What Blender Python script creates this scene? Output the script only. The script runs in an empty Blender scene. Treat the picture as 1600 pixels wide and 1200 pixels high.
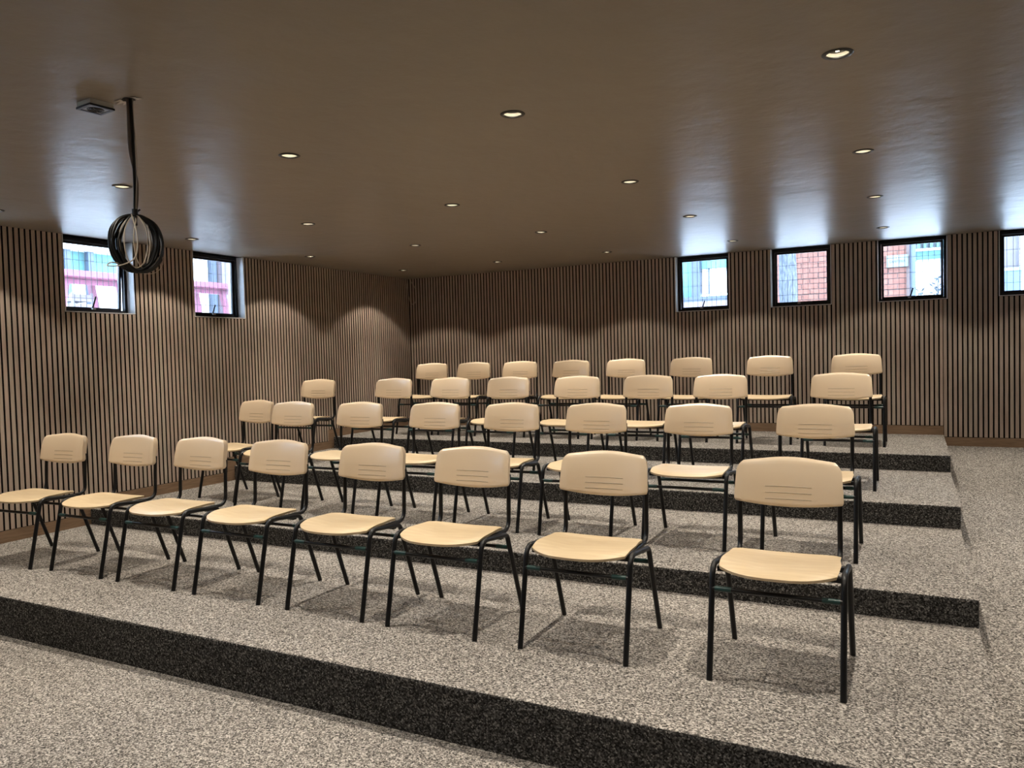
import bpy, bmesh, math, random
from mathutils import Vector, Matrix

random.seed(7)
SC = bpy.context.scene
COL = SC.collection

# ------------------------------------------------------------------ camera, sky, sun, exposure
FPX, YAW, PITCH, ROLL, CAM_H = 1219.45, -0.476009, -0.036031, -0.026089, 1.44614
cd = bpy.data.cameras.new('camera')
cam = bpy.data.objects.new('camera', cd)
COL.objects.link(cam)
cd.sensor_fit = 'HORIZONTAL'
cd.sensor_width = 36.0
cd.lens = FPX / 1600.0 * 36.0
cd.clip_start = 0.05
_f = Vector((math.sin(YAW) * math.cos(PITCH), math.cos(YAW) * math.cos(PITCH), math.sin(PITCH)))
_r = Vector((math.cos(YAW), -math.sin(YAW), 0))
_u = _r.cross(_f)
_r2 = _r * math.cos(ROLL) + _u * math.sin(ROLL)
_u2 = -_r * math.sin(ROLL) + _u * math.cos(ROLL)
cam.matrix_world = Matrix(((_r2.x, _u2.x, -_f.x, 0), (_r2.y, _u2.y, -_f.y, 0), (_r2.z, _u2.z, -_f.z, CAM_H), (0, 0, 0, 1)))
SC.camera = cam

SKY_STRENGTH = 20.0
SKY_COLOR = (0.56, 0.74, 1.0)
SUN_STRENGTH = 8.0
SPOT_POWER = 30.0
CORE_POWER = 72.0
SPOT_COLOR = (1.0, 0.91, 0.77)
world = bpy.data.worlds.new('world')
SC.world = world
world.use_nodes = True
_bg = world.node_tree.nodes['Background']
_bg.inputs[0].default_value = (*SKY_COLOR, 1)
_bg.inputs[1].default_value = SKY_STRENGTH
sd = bpy.data.lights.new('sun', 'SUN')
sd.energy = SUN_STRENGTH
sd.angle = math.radians(1.0)
sd.color = (1.0, 0.95, 0.88)
sun = bpy.data.objects.new('sun', sd)
COL.objects.link(sun)
sun.rotation_euler = Vector((-0.45, 0.5, -0.9)).to_track_quat('-Z', 'Y').to_euler()
sun.location = (3, -3, 8)

SC.view_settings.view_transform = 'Standard'
SC.view_settings.look = 'None'
SC.view_settings.gamma = 1.0
SC.view_settings.use_curve_mapping = False
SC.view_settings.exposure = 0.0

# ------------------------------------------------------------------ measured layout (metres)
XL = -5.743            # slat face of the left wall
YB = 8.336             # slat face of the back wall
XP = 0.243             # aisle edge of the tiers
ZC = 2.4637            # ceiling
TY = [2.4447, 3.8805, 5.3448, 6.7789]
TZ = [0.0, 0.2141, 0.3380, 0.4739, 0.6000]
ZRAMP = 0.500          # ramp height at the back wall
XR, YF = 2.45, -3.6    # walls out of the picture
BB = 0.088             # baseboard height
ZSILL = 1.872


# ------------------------------------------------------------------ material helpers
def mat(name):
    m = bpy.data.materials.new(name)
    m.use_nodes = True
    nt = m.node_tree
    return m, nt, nt.nodes['Principled BSDF']


def plain(name, col, rough=0.5, metal=0.0, spec=0.5, var=0.0, vscale=8.0):
    m, nt, b = mat(name)
    b.inputs['Base Color'].default_value = (*col, 1)
    b.inputs['Roughness'].default_value = rough
    b.inputs['Metallic'].default_value = metal
    b.inputs['Specular IOR Level'].default_value = spec
    if var:
        tc = nt.nodes.new('ShaderNodeTexCoord')
        n = nt.nodes.new('ShaderNodeTexNoise')
        n.inputs['Scale'].default_value = vscale
        n.inputs['Detail'].default_value = 5
        r = nt.nodes.new('ShaderNodeValToRGB')
        r.color_ramp.elements[0].position = 0.3
        r.color_ramp.elements[1].position = 0.7
        r.color_ramp.elements[0].color = (*[c * (1 - var) for c in col], 1)
        r.color_ramp.elements[1].color = (*[min(1, c * (1 + var)) for c in col], 1)
        nt.links.new(tc.outputs['Object'], n.inputs['Vector'])
        nt.links.new(n.outputs['Fac'], r.inputs['Fac'])
        nt.links.new(r.outputs['Color'], b.inputs['Base Color'])
    return m


def carpet(name, cols, scale=185.0, bump=0.9):
    m, nt, b = mat(name)
    b.inputs['Roughness'].default_value = 1.0
    b.inputs['Specular IOR Level'].default_value = 0.05
    L = nt.links.new
    tc = nt.nodes.new('ShaderNodeTexCoord')
    v = nt.nodes.new('ShaderNodeTexVoronoi')
    v.inputs['Scale'].default_value = scale
    wn = nt.nodes.new('ShaderNodeTexNoise')
    wn.inputs['Scale'].default_value = scale * 0.55
    wn.inputs['Detail'].default_value = 3
    sep = nt.nodes.new('ShaderNodeSeparateColor')
    mx = nt.nodes.new('ShaderNodeMath')
    mx.operation = 'MULTIPLY_ADD'
    mx.inputs[1].default_value = 0.62
    ad = nt.nodes.new('ShaderNodeMath')
    ad.operation = 'MULTIPLY'
    ad.inputs[1].default_value = 0.38
    r = nt.nodes.new('ShaderNodeValToRGB')
    els = r.color_ramp.elements
    while len(els) < len(cols):
        els.new(0.5)
    for e, (p, c) in zip(els, cols):
        e.position = p
        e.color = (*c, 1)
    big = nt.nodes.new('ShaderNodeTexNoise')
    big.inputs['Scale'].default_value = 1.3
    mul = nt.nodes.new('ShaderNodeMix')
    mul.data_type = 'RGBA'
    mul.blend_type = 'MULTIPLY'
    mul.inputs['Factor'].default_value = 0.25
    for n in (v, wn, big):
        L(tc.outputs['Object'], n.inputs['Vector'])
    L(v.outputs['Color'], sep.inputs[0])
    L(sep.outputs[0], mx.inputs[0])
    L(wn.outputs['Fac'], ad.inputs[0])
    L(ad.outputs[0], mx.inputs[2])
    L(mx.outputs[0], r.inputs['Fac'])
    L(r.outputs['Color'], mul.inputs['A'])
    L(big.outputs['Fac'], mul.inputs['B'])
    L(mul.outputs['Result'], b.inputs['Base Color'])
    bp = nt.nodes.new('ShaderNodeBump')
    bp.inputs['Strength'].default_value = bump
    bp.inputs['Distance'].default_value = 0.006
    L(mx.outputs[0], bp.inputs['Height'])
    L(bp.outputs['Normal'], b.inputs['Normal'])
    return m


def wood(name, c1, c2, rough=0.5, stretch=(1, 1, 1), scale=14.0, rnd=0.0, spec=0.4):
    m, nt, b = mat(name)
    b.inputs['Roughness'].default_value = rough
    b.inputs['Specular IOR Level'].default_value = spec
    L = nt.links.new
    tc = nt.nodes.new('ShaderNodeTexCoord')
    mp = nt.nodes.new('ShaderNodeMapping')
    mp.inputs['Scale'].default_value = stretch
    n = nt.nodes.new('ShaderNodeTexNoise')
    n.inputs['Scale'].default_value = scale
    n.inputs['Detail'].default_value = 6
    n.inputs['Distortion'].default_value = 0.6
    r = nt.nodes.new('ShaderNodeValToRGB')
    r.color_ramp.elements[0].position = 0.33
    r.color_ramp.elements[1].position = 0.68
    r.color_ramp.elements[0].color = (*c1, 1)
    r.color_ramp.elements[1].color = (*c2, 1)
    L(tc.outputs['Object'], mp.inputs['Vector'])
    L(mp.outputs['Vector'], n.inputs['Vector'])
    L(n.outputs['Fac'], r.inputs['Fac'])
    out = r.outputs['Color']
    if rnd:
        oi = nt.nodes.new('ShaderNodeObjectInfo')
        rr = nt.nodes.new('ShaderNodeValToRGB')
        e = rr.color_ramp.elements
        e[0].position, e[0].color = 0.0, (1.0, 0.93, 0.90, 1)
        e[1].position, e[1].color = 1.0, (0.97, 1.0, 0.95, 1)
        k = e.new(0.5)
        k.color = (0.88, 0.85, 0.83, 1)
        mm = nt.nodes.new('ShaderNodeMix')
        mm.data_type = 'RGBA'
        mm.blend_type = 'MULTIPLY'
        mm.inputs['Factor'].default_value = rnd
        L(oi.outputs['Random'], rr.inputs['Fac'])
        L(out, mm.inputs['A'])
        L(rr.outputs['Color'], mm.inputs['B'])
        out = mm.outputs['Result']
        av = nt.nodes.new('ShaderNodeVectorMath')
        av.operation = 'ADD'
        cx = nt.nodes.new('ShaderNodeCombineXYZ')
        mu = nt.nodes.new('ShaderNodeMath')
        mu.operation = 'MULTIPLY'
        mu.inputs[1].default_value = 37.0
        L(oi.outputs['Random'], mu.inputs[0])
        L(mu.outputs[0], cx.inputs[2])
        L(mp.outputs['Vector'], av.inputs[0])
        L(cx.outputs[0], av.inputs[1])
        L(av.outputs[0], n.inputs['Vector'])
    L(out, b.inputs['Base Color'])
    return m


def emit(name, col, s):
    m, nt, b = mat(name)
    b.inputs['Base Color'].default_value = (*col, 1)
    b.inputs['Emission Color'].default_value = (*col, 1)
    b.inputs['Emission Strength'].default_value = s
    return m


def glass(name):
    m = bpy.data.materials.new(name)
    m.use_nodes = True
    nt = m.node_tree
    nt.nodes.clear()
    o = nt.nodes.new('ShaderNodeOutputMaterial')
    mix = nt.nodes.new('ShaderNodeMixShader')
    t = nt.nodes.new('ShaderNodeBsdfTransparent')
    t.inputs[0].default_value = (0.95, 0.97, 0.97, 1)
    g = nt.nodes.new('ShaderNodeBsdfGlossy')
    g.inputs['Roughness'].default_value = 0.02
    fr = nt.nodes.new('ShaderNodeFresnel')
    fr.inputs[0].default_value = 1.45
    nt.links.new(fr.outputs[0], mix.inputs[0])
    nt.links.new(t.outputs[0], mix.inputs[1])
    nt.links.new(g.outputs[0], mix.inputs[2])
    nt.links.new(mix.outputs[0], o.inputs[0])
    return m


CARPET = carpet('speckled_carpet', [(0.18, (0.050, 0.047, 0.044)), (0.36, (0.18, 0.165, 0.15)), (0.52, (0.325, 0.293, 0.265)),
                                    (0.68, (0.52, 0.475, 0.43)), (0.84, (0.82, 0.76, 0.70))])
RISER_SHADE = carpet('shaded_riser_carpet', [(0.20, (0.012, 0.011, 0.011)), (0.42, (0.035, 0.033, 0.032)), (0.60, (0.075, 0.071, 0.068)),
                                   (0.72, (0.13, 0.123, 0.115)), (0.84, (0.30, 0.285, 0.265))])  # tier carpet darkened, so the shade of the step fronts is painted in
SLAT = wood('ash_slat', (0.42, 0.33, 0.272), (0.54, 0.44, 0.37), 0.5, (9, 9, 0.5), 10, rnd=0.8)
FELT = plain('black_felt', (0.012, 0.009, 0.008), 0.95, spec=0.1)
BASEWOOD = wood('brown_baseboard', (0.20, 0.125, 0.075), (0.29, 0.19, 0.12), 0.5, (1, 1, 9), 7)
SEATWOOD = wood('birch_plywood', (0.63, 0.47, 0.285), (0.71, 0.56, 0.36), 0.38, (1.2, 14, 1), 5, spec=0.5)
PLASTIC = plain('beige_plastic', (0.70, 0.55, 0.385), 0.30, spec=0.8)
TUBE = plain('black_tube', (0.007, 0.007, 0.008), 0.36, spec=0.38)
SLEEVE = plain('dark_teal_sleeve', (0.010, 0.045, 0.042), 0.4)
GROOVE = plain('beige_groove', (0.40, 0.31, 0.21), 0.5)
FRAME = plain('black_aluminium', (0.010, 0.010, 0.012), 0.35)
LINING = plain('white_lining', (0.75, 0.75, 0.76), 0.5)
CHROME = plain('bright_metal', (0.75, 0.75, 0.76), 0.3, 1.0)
GLASS = glass('window_glass')
WIRE = plain('grey_wire', (0.035, 0.037, 0.04), 0.5)
PLASTER = plain('taupe_plaster', (0.20, 0.175, 0.15), 0.7)
RIM = plain('bronze_black_rim', (0.016, 0.012, 0.009), 0.4)
CREAM = plain('cream_reflector', (0.88, 0.83, 0.68), 0.4)
LAMP = emit('lamp_face', (1.0, 0.90, 0.74), 36.0)
CABLE_B = plain('black_cable', (0.008, 0.008, 0.008), 0.4)
CABLE_G = plain('taupe_cable', (0.21, 0.165, 0.14), 0.5)
CABLE_P = plain('pale_wire', (0.60, 0.52, 0.42), 0.45)


def ceiling_mat():
    m, nt, b = mat('taupe_ceiling')
    L = nt.links.new
    b.inputs['Base Color'].default_value = (0.29, 0.242, 0.19, 1)
    b.inputs['Roughness'].default_value = 0.34
    b.inputs['Specular IOR Level'].default_value = 0.25
    tc = nt.nodes.new('ShaderNodeTexCoord')
    n = nt.nodes.new('ShaderNodeTexNoise')
    n.inputs['Scale'].default_value = 2.6
    n.inputs['Detail'].default_value = 5
    n.inputs['Roughness'].default_value = 0.55
    n2 = nt.nodes.new('ShaderNodeTexNoise')
    n2.inputs['Scale'].default_value = 9.0
    n2.inputs['Detail'].default_value = 3
    ad = nt.nodes.new('ShaderNodeMath')
    ad.operation = 'MULTIPLY_ADD'
    ad.inputs[1].default_value = 0.22
    bp = nt.nodes.new('ShaderNodeBump')
    bp.inputs['Strength'].default_value = 0.6
    bp.inputs['Distance'].default_value = 0.016
    L(tc.outputs['Object'], n.inputs['Vector'])
    L(tc.outputs['Object'], n2.inputs['Vector'])
    L(n2.outputs['Fac'], ad.inputs[0])
    L(n.outputs['Fac'], ad.inputs[2])
    L(ad.outputs[0], bp.inputs['Height'])
    L(bp.outputs['Normal'], b.inputs['Normal'])
    return m


CEIL = ceiling_mat()


# ------------------------------------------------------------------ mesh helpers
class MB:
    def __init__(self):
        self.v, self.f, self.m = [], [], []

    def add(self, vs, fs, mi=0):
        k = len(self.v)
        self.v += [tuple(p) for p in vs]
        self.f += [tuple(i + k for i in q) for q in fs]
        self.m += [mi] * len(fs)
        return self

    def box(self, a, b, mi=0):
        x0, y0, z0 = (min(p, q) for p, q in zip(a, b))
        x1, y1, z1 = (max(p, q) for p, q in zip(a, b))
        return self.add([(x0, y0, z0), (x1, y0, z0), (x1, y1, z0), (x0, y1, z0), (x0, y0, z1), (x1, y0, z1), (x1, y1, z1), (x0, y1, z1)],
                        [(3, 2, 1, 0), (4, 5, 6, 7), (0, 1, 5, 4), (1, 2, 6, 5), (2, 3, 7, 6), (3, 0, 4, 7)], mi)

    def tube(self, pts, r, n=8, closed=False, mi=0, r2=None):
        pts = [Vector(p) for p in pts]
        N = len(pts)
        T = []
        for i in range(N):
            a = pts[(i - 1) % N] if (closed or i > 0) else pts[0]
            b = pts[(i + 1) % N] if (closed or i < N - 1) else pts[-1]
            T.append((b - a).normalized())
        nrm = T[0].orthogonal().normalized()
        vs, fs = [], []
        for i in range(N):
            if i:
                nrm = (nrm - T[i] * nrm.dot(T[i])).normalized()
            bn = T[i].cross(nrm)
            rr = r if r2 is None else r + (r2 - r) * i / (N - 1)
            for k in range(n):
                a = 2 * math.pi * k / n
                vs.append(pts[i] + nrm * (rr * math.cos(a)) + bn * (rr * math.sin(a)))
        for i in range(N if closed else N - 1):
            j = (i + 1) % N
            for k in range(n):
                l = (k + 1) % n
                fs.append((i * n + k, i * n + l, j * n + l, j * n + k))
        if not closed:
            fs.append(tuple(range(n - 1, -1, -1)))
            fs.append(tuple((N - 1) * n + k for k in range(n)))
        return self.add(vs, fs, mi)

    def mesh(self, name, mats, smooth=False):
        me = bpy.data.meshes.new(name)
        me.from_pydata(self.v, [], self.f)
        for m in (mats if isinstance(mats, (list, tuple)) else [mats]):
            me.materials.append(m)
        me.polygons.foreach_set('material_index', self.m)
        if smooth:
            me.polygons.foreach_set('use_smooth', [True] * len(self.f))
            me.update()
            try:
                me.set_sharp_from_angle(angle=math.radians(42))
            except Exception:
                pass
        me.update()
        return me


def link(name, me, parent=None, loc=None, kind=None, label=None):
    o = bpy.data.objects.new(name, me)
    COL.objects.link(o)
    if parent is not None:
        o.parent = parent
    if loc is not None:
        o.location = loc
    if kind:
        o['kind'] = kind
    if label:
        o['label'] = label
    return o


def thing(name, label, cat, loc=(0, 0, 0), rz=0.0, group=None, kind=None):
    o = bpy.data.objects.new(name, None)
    COL.objects.link(o)
    o.location = loc
    o.rotation_euler = (0, 0, rz)
    tag(o, label, cat, group, kind)
    return o


def tag(o, label, cat, group=None, kind=None):
    o['label'] = label
    o['category'] = cat
    if group:
        o['group'] = group
    if kind:
        o['kind'] = kind
    return o


def smooth_path(pts, sub=6, closed=False):
    P = [Vector(p) for p in pts]
    N = len(P)
    out = []
    for i in range(N if closed else N - 1):
        p0 = P[(i - 1) % N] if (closed or i > 0) else P[0]
        p1, p2 = P[i], P[(i + 1) % N]
        p3 = P[(i + 2) % N] if (closed or i + 2 < N) else P[-1]
        for k in range(sub):
            t = k / sub
            out.append(0.5 * ((2 * p1) + (-p0 + p2) * t + (2 * p0 - 5 * p1 + 4 * p2 - p3) * t * t + (-p0 + 3 * p1 - 3 * p2 + p3) * t ** 3))
    if not closed:
        out.append(P[-1])
    return out


def fillet(pts, rad, seg=5):
    """polyline with rounded corners"""
    P = [Vector(p) for p in pts]
    out = [P[0]]
    for i in range(1, len(P) - 1):
        r = rad[i - 1] if isinstance(rad, (list, tuple)) else rad
        a, b = (P[i - 1] - P[i]), (P[i + 1] - P[i])
        la, lb = a.length, b.length
        a.normalize()
        b.normalize()
        ang = a.angle(b)
        d = min(r / math.tan(ang / 2), la * 0.49, lb * 0.49)
        p, q = P[i] + a * d, P[i] + b * d
        for k in range(seg + 1):
            t = k / seg
            out.append((1 - t) ** 2 * p + 2 * (1 - t) * t * P[i] + t * t * q)
    out.append(P[-1])
    return out


# ------------------------------------------------------------------ floor, ramp, tiers
link('floor', MB().box((XL - 0.3, YF - 0.2, -0.1), (XR + 0.2, YB + 0.3, 0.0)).mesh('floor', CARPET), kind='structure')
rm = MB()
ry0 = TY[0]
rm.add([(XP, ry0, 0.0005), (XR, ry0, 0.0005), (XR, YB + 0.01, ZRAMP), (XP, YB + 0.01, ZRAMP), (XP, YB + 0.01, 0.0005), (XR, YB + 0.01, 0.0005)],
       [(0, 1, 2, 3), (3, 2, 5, 4), (0, 3, 4), (1, 5, 2)])
link('floor_ramp', rm.mesh('floor_ramp', CARPET), kind='structure')

plat = thing('tiered_platform', 'grey speckled carpeted platform of four wide tiers carrying the rows of chairs', 'platform', (XL, TY[0], 0), kind='structure')
for i in range(4):
    y0, z0, z1 = TY[i], TZ[i], TZ[i + 1]
    yb = YB if i == 3 else TY[i + 1] + 0.05
    R = 0.014
    prof = [(y0, z0)] + [(y0 + R - R * math.cos(a), z1 - R + R * math.sin(a)) for a in [math.radians(15 * k) for k in range(7)]] + [(yb, z1), (yb, z0)]
    tm = MB()
    n = len(prof)
    vs = [(0, p[0] - TY[0], p[1]) for p in prof] + [(XP - XL, p[0] - TY[0], p[1]) for p in prof]
    tm.add(vs, [tuple(range(n)), tuple(range(2 * n - 1, n - 1, -1))] + [(k, n + k, n + (k + 1) % n, (k + 1) % n) for k in range(n)])
    t = link('tier', tm.mesh('tier', CARPET, True), plat)
    # carpet strip on the riser, its shade put into the darker colour
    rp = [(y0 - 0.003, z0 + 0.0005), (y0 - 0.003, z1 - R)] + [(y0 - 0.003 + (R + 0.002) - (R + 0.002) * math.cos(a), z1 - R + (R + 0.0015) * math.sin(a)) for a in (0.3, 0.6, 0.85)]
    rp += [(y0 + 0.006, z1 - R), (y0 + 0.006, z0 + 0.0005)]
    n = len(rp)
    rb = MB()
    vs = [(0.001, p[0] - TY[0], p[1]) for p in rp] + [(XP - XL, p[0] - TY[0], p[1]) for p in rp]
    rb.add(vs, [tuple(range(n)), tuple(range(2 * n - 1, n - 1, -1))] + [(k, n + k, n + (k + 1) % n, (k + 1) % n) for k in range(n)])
    link('riser', rb.mesh('riser', RISER_SHADE), t, label='carpet strip on the riser with its shade painted in')

# ------------------------------------------------------------------ walls
PITCH_S, SW, SD = 0.0405, 0.0275, 0.012
BACK_WIN = [(-2.285, -1.710), (-1.297, -0.720), (-0.306, 0.284), (0.690, 1.268), (1.69, 2.27)]
LEFT_WIN = [(3.750, 4.354), (4.955, 5.555), (2.545, 3.145), (1.340, 1.940), (0.135, 0.735), (-1.07, -0.47), (-2.275, -1.675)]
WT = 0.20


def wall_mesh(wins, lo, hi, fn, name, material):
    """solid wall from lo to hi along u with window openings, fn maps (u, depth, z)"""
    m = MB()

    def bx(u0, u1, z0, z1):
        a, b = fn(u0, SD, z0), fn(u1, WT, z1)
        m.box(a, b)
    bx(lo, hi, -0.1, ZSILL)
    c = lo
    for a, b in sorted(wins):
        bx(c, a, ZSILL, ZC + 0.3)
        bx(a, b, ZC, ZC + 0.3)
        c = b
    bx(c, hi, ZSILL, ZC + 0.3)
    return m.mesh(name, material)


fb = lambda u, d, z: (u, YB + d, z)
fl = lambda u, d, z: (XL - d, u, z)
wall_back = link('wall_back', wall_mesh(BACK_WIN, XL - WT, XR + 0.2, fb, 'wall_back', FELT), kind='structure')
wall_left = link('wall_left', wall_mesh(LEFT_WIN, YF - 0.2, YB + 0.012, fl, 'wall_left', FELT), kind='structure')
link('wall_right', MB().box((XR, YF - 0.2, -0.1), (XR + 0.2, YB + 0.3, ZC + 0.3)).mesh('wall_right', PLASTER), kind='structure')
link('wall_front', MB().box((XL - 0.3, YF - 0.2, -0.1), (XR + 0.2, YF, ZC + 0.3)).mesh('wall_front', PLASTER), kind='structure')

_slat_cache = {}


def slat_mesh(axis, w, h):
    k = (axis, round(w, 4), round(h, 4))
    if k not in _slat_cache:
        b = 0.0012
        m = MB()
        # top view section with two eased front corners, extruded upward
        if axis == 'x':
            sec = [(0, SD), (0, b), (b, 0), (w - b, 0), (w, b), (w, SD)]
        else:
            sec = [(-SD, 0), (-b, 0), (0, b), (0, w - b), (-b, w), (-SD, w)]
        n = len(sec)
        m.add([(p[0], p[1], 0) for p in sec] + [(p[0], p[1], h) for p in sec],
              [tuple(range(n - 1, -1, -1)), tuple(range(n, 2 * n))] + [(i, (i + 1) % n, n + (i + 1) % n, n + i) for i in range(n)])
        m.m[2] = m.m[6] = m.m[7] = 1          # veneered face, black core on the sides
        _slat_cache[k] = m.mesh('slat', [SLAT, FELT])
    return _slat_cache[k]


def slats(parent, axis, u0, u1, base_fn, wins, top=ZC - 0.002, limit=300, origin=0.0):
    rest = MB()
    u = u0
    items = []
    while u < u1 - 0.004:
        segs = [(u, min(u + SW, u1))]
        pieces = []
        for a, b in segs:
            cur = a
            for wa, wb in sorted(wins):
                if b <= wa or a >= wb:
                    continue
                if a < wa:
                    pieces.append((a, wa, top))
                pieces.append((max(a, wa), min(b, wb), ZSILL - 0.004))
                cur = min(b, wb)
                if b > wb:
                    pieces.append((wb, b, top))
                cur = b
            if cur == a:
                pieces.append((a, b, top))
        for a, b, t in pieces:
            if b - a > 0.003:
                items.append((a, b, base_fn((a + b) / 2), t))
        u += PITCH_S
    for a, b, z0, t in items:
        o = bpy.data.objects.new('slat', slat_mesh(axis, b - a, t - z0))
        o.location = (a, YB, z0) if axis == 'x' else (XL, a, z0)
        o.parent = parent
        COL.objects.link(o)


def back_base(x):
    return (TZ[4] if x < XP else ZRAMP - 0.004) + BB


def left_base(y):
    z = TZ[0]
    for i in range(4):
        if y > TY[i] - BB:
            z = TZ[i + 1]
    return z + BB


slats(wall_back, 'x', XL + 0.006, XP - 0.002, back_base, BACK_WIN)
slats(wall_back, 'x', XP + 0.004, XR - 0.004, back_base, BACK_WIN)
ysl = [0.6] + [TY[i] - BB for i in range(4)] + [YB - 0.004]
slats(wall_left, 'y', ysl[0], YB - 0.004, left_base, LEFT_WIN)

# baseboards: stepped on the left, two lengths at the back
bl = thing('baseboard_left', 'brown wooden baseboard stepping up along the slatted wall with two windows', 'baseboard', (XL, 0, 0), kind='structure')
for i in range(5):
    y0 = (YF if i == 0 else TY[i - 1])
    y1 = (YB if i == 4 else TY[i] - BB)
    link('plank', MB().box((-SD, y0, TZ[i]), (0.004, y1, TZ[i] + BB - 0.005)).mesh('plank', BASEWOOD), bl)
    if i < 4:
        link('plank', MB().box((-SD, TY[i] - BB, TZ[i]), (0.004, TY[i], TZ[i + 1] + BB - 0.005)).mesh('plank', BASEWOOD), bl)
bk = thing('baseboard_back', 'brown wooden baseboard along the slatted wall at the top tier and the ramp', 'baseboard', (0, YB, 0), kind='structure')
link('plank', MB().box((XL + 0.004, -0.004, TZ[4]), (XP, SD, TZ[4] + BB - 0.005)).mesh('plank', BASEWOOD), bk)
link('plank', MB().box((XP, -0.004, ZRAMP - 0.02), (XR, SD, ZRAMP - 0.004 + BB - 0.005)).mesh('plank', BASEWOOD), bk)

# ------------------------------------------------------------------ ceiling with round cut-outs for the downlights
LX = [-5.215, -3.985, -2.735, -1.495, -0.228, 1.30]
LY = [1.46, 2.97, 4.50, 5.90, 7.46]
R_OUT, R_IN, R_DEEP = 0.053, 0.037, 0.012


def cell_edges(c, lo, hi):
    return [lo] + [(a + b) / 2 for a, b in zip(c, c[1:])] + [hi]


ex = cell_edges(LX, XL - WT, XR + 0.2)
ey = cell_edges(LY, YF - 0.2, YB + WT)
cm = MB()
NS = 24
RH = R_IN + 0.004
for i, cx in enumerate(LX):
    for j, cy in enumerate(LY):
        x0, x1, y0, y1 = ex[i], ex[i + 1], ey[j], ey[j + 1]
        ang = [2 * math.pi * k / NS for k in range(NS)] + [math.atan2(b - cy, a - cx) % (2 * math.pi) for a in (x0, x1) for b in (y0, y1)]
        ang = sorted(set(round(a, 9) for a in ang))
        inner, outer = [], []
        for a in ang:
            c, s = math.cos(a), math.sin(a)
            t = min((x1 - cx) / c if c > 1e-9 else 1e9, (x0 - cx) / c if c < -1e-9 else 1e9,
                    (y1 - cy) / s if s > 1e-9 else 1e9, (y0 - cy) / s if s < -1e-9 else 1e9)
            inner.append((cx + RH * c, cy + RH * s, ZC))
            outer.append((cx + t * c, cy + t * s, ZC))
        n = len(ang)
        cm.add(inner + outer, [(k, (k + 1) % n, n + (k + 1) % n, n + k) for k in range(n)])
cm.box((XL - WT, YF - 0.2, ZC + 0.12), (XR + 0.2, YB + WT, ZC + 0.32))
ceiling = link('ceiling', cm.mesh('ceiling', CEIL), kind='structure')


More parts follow.
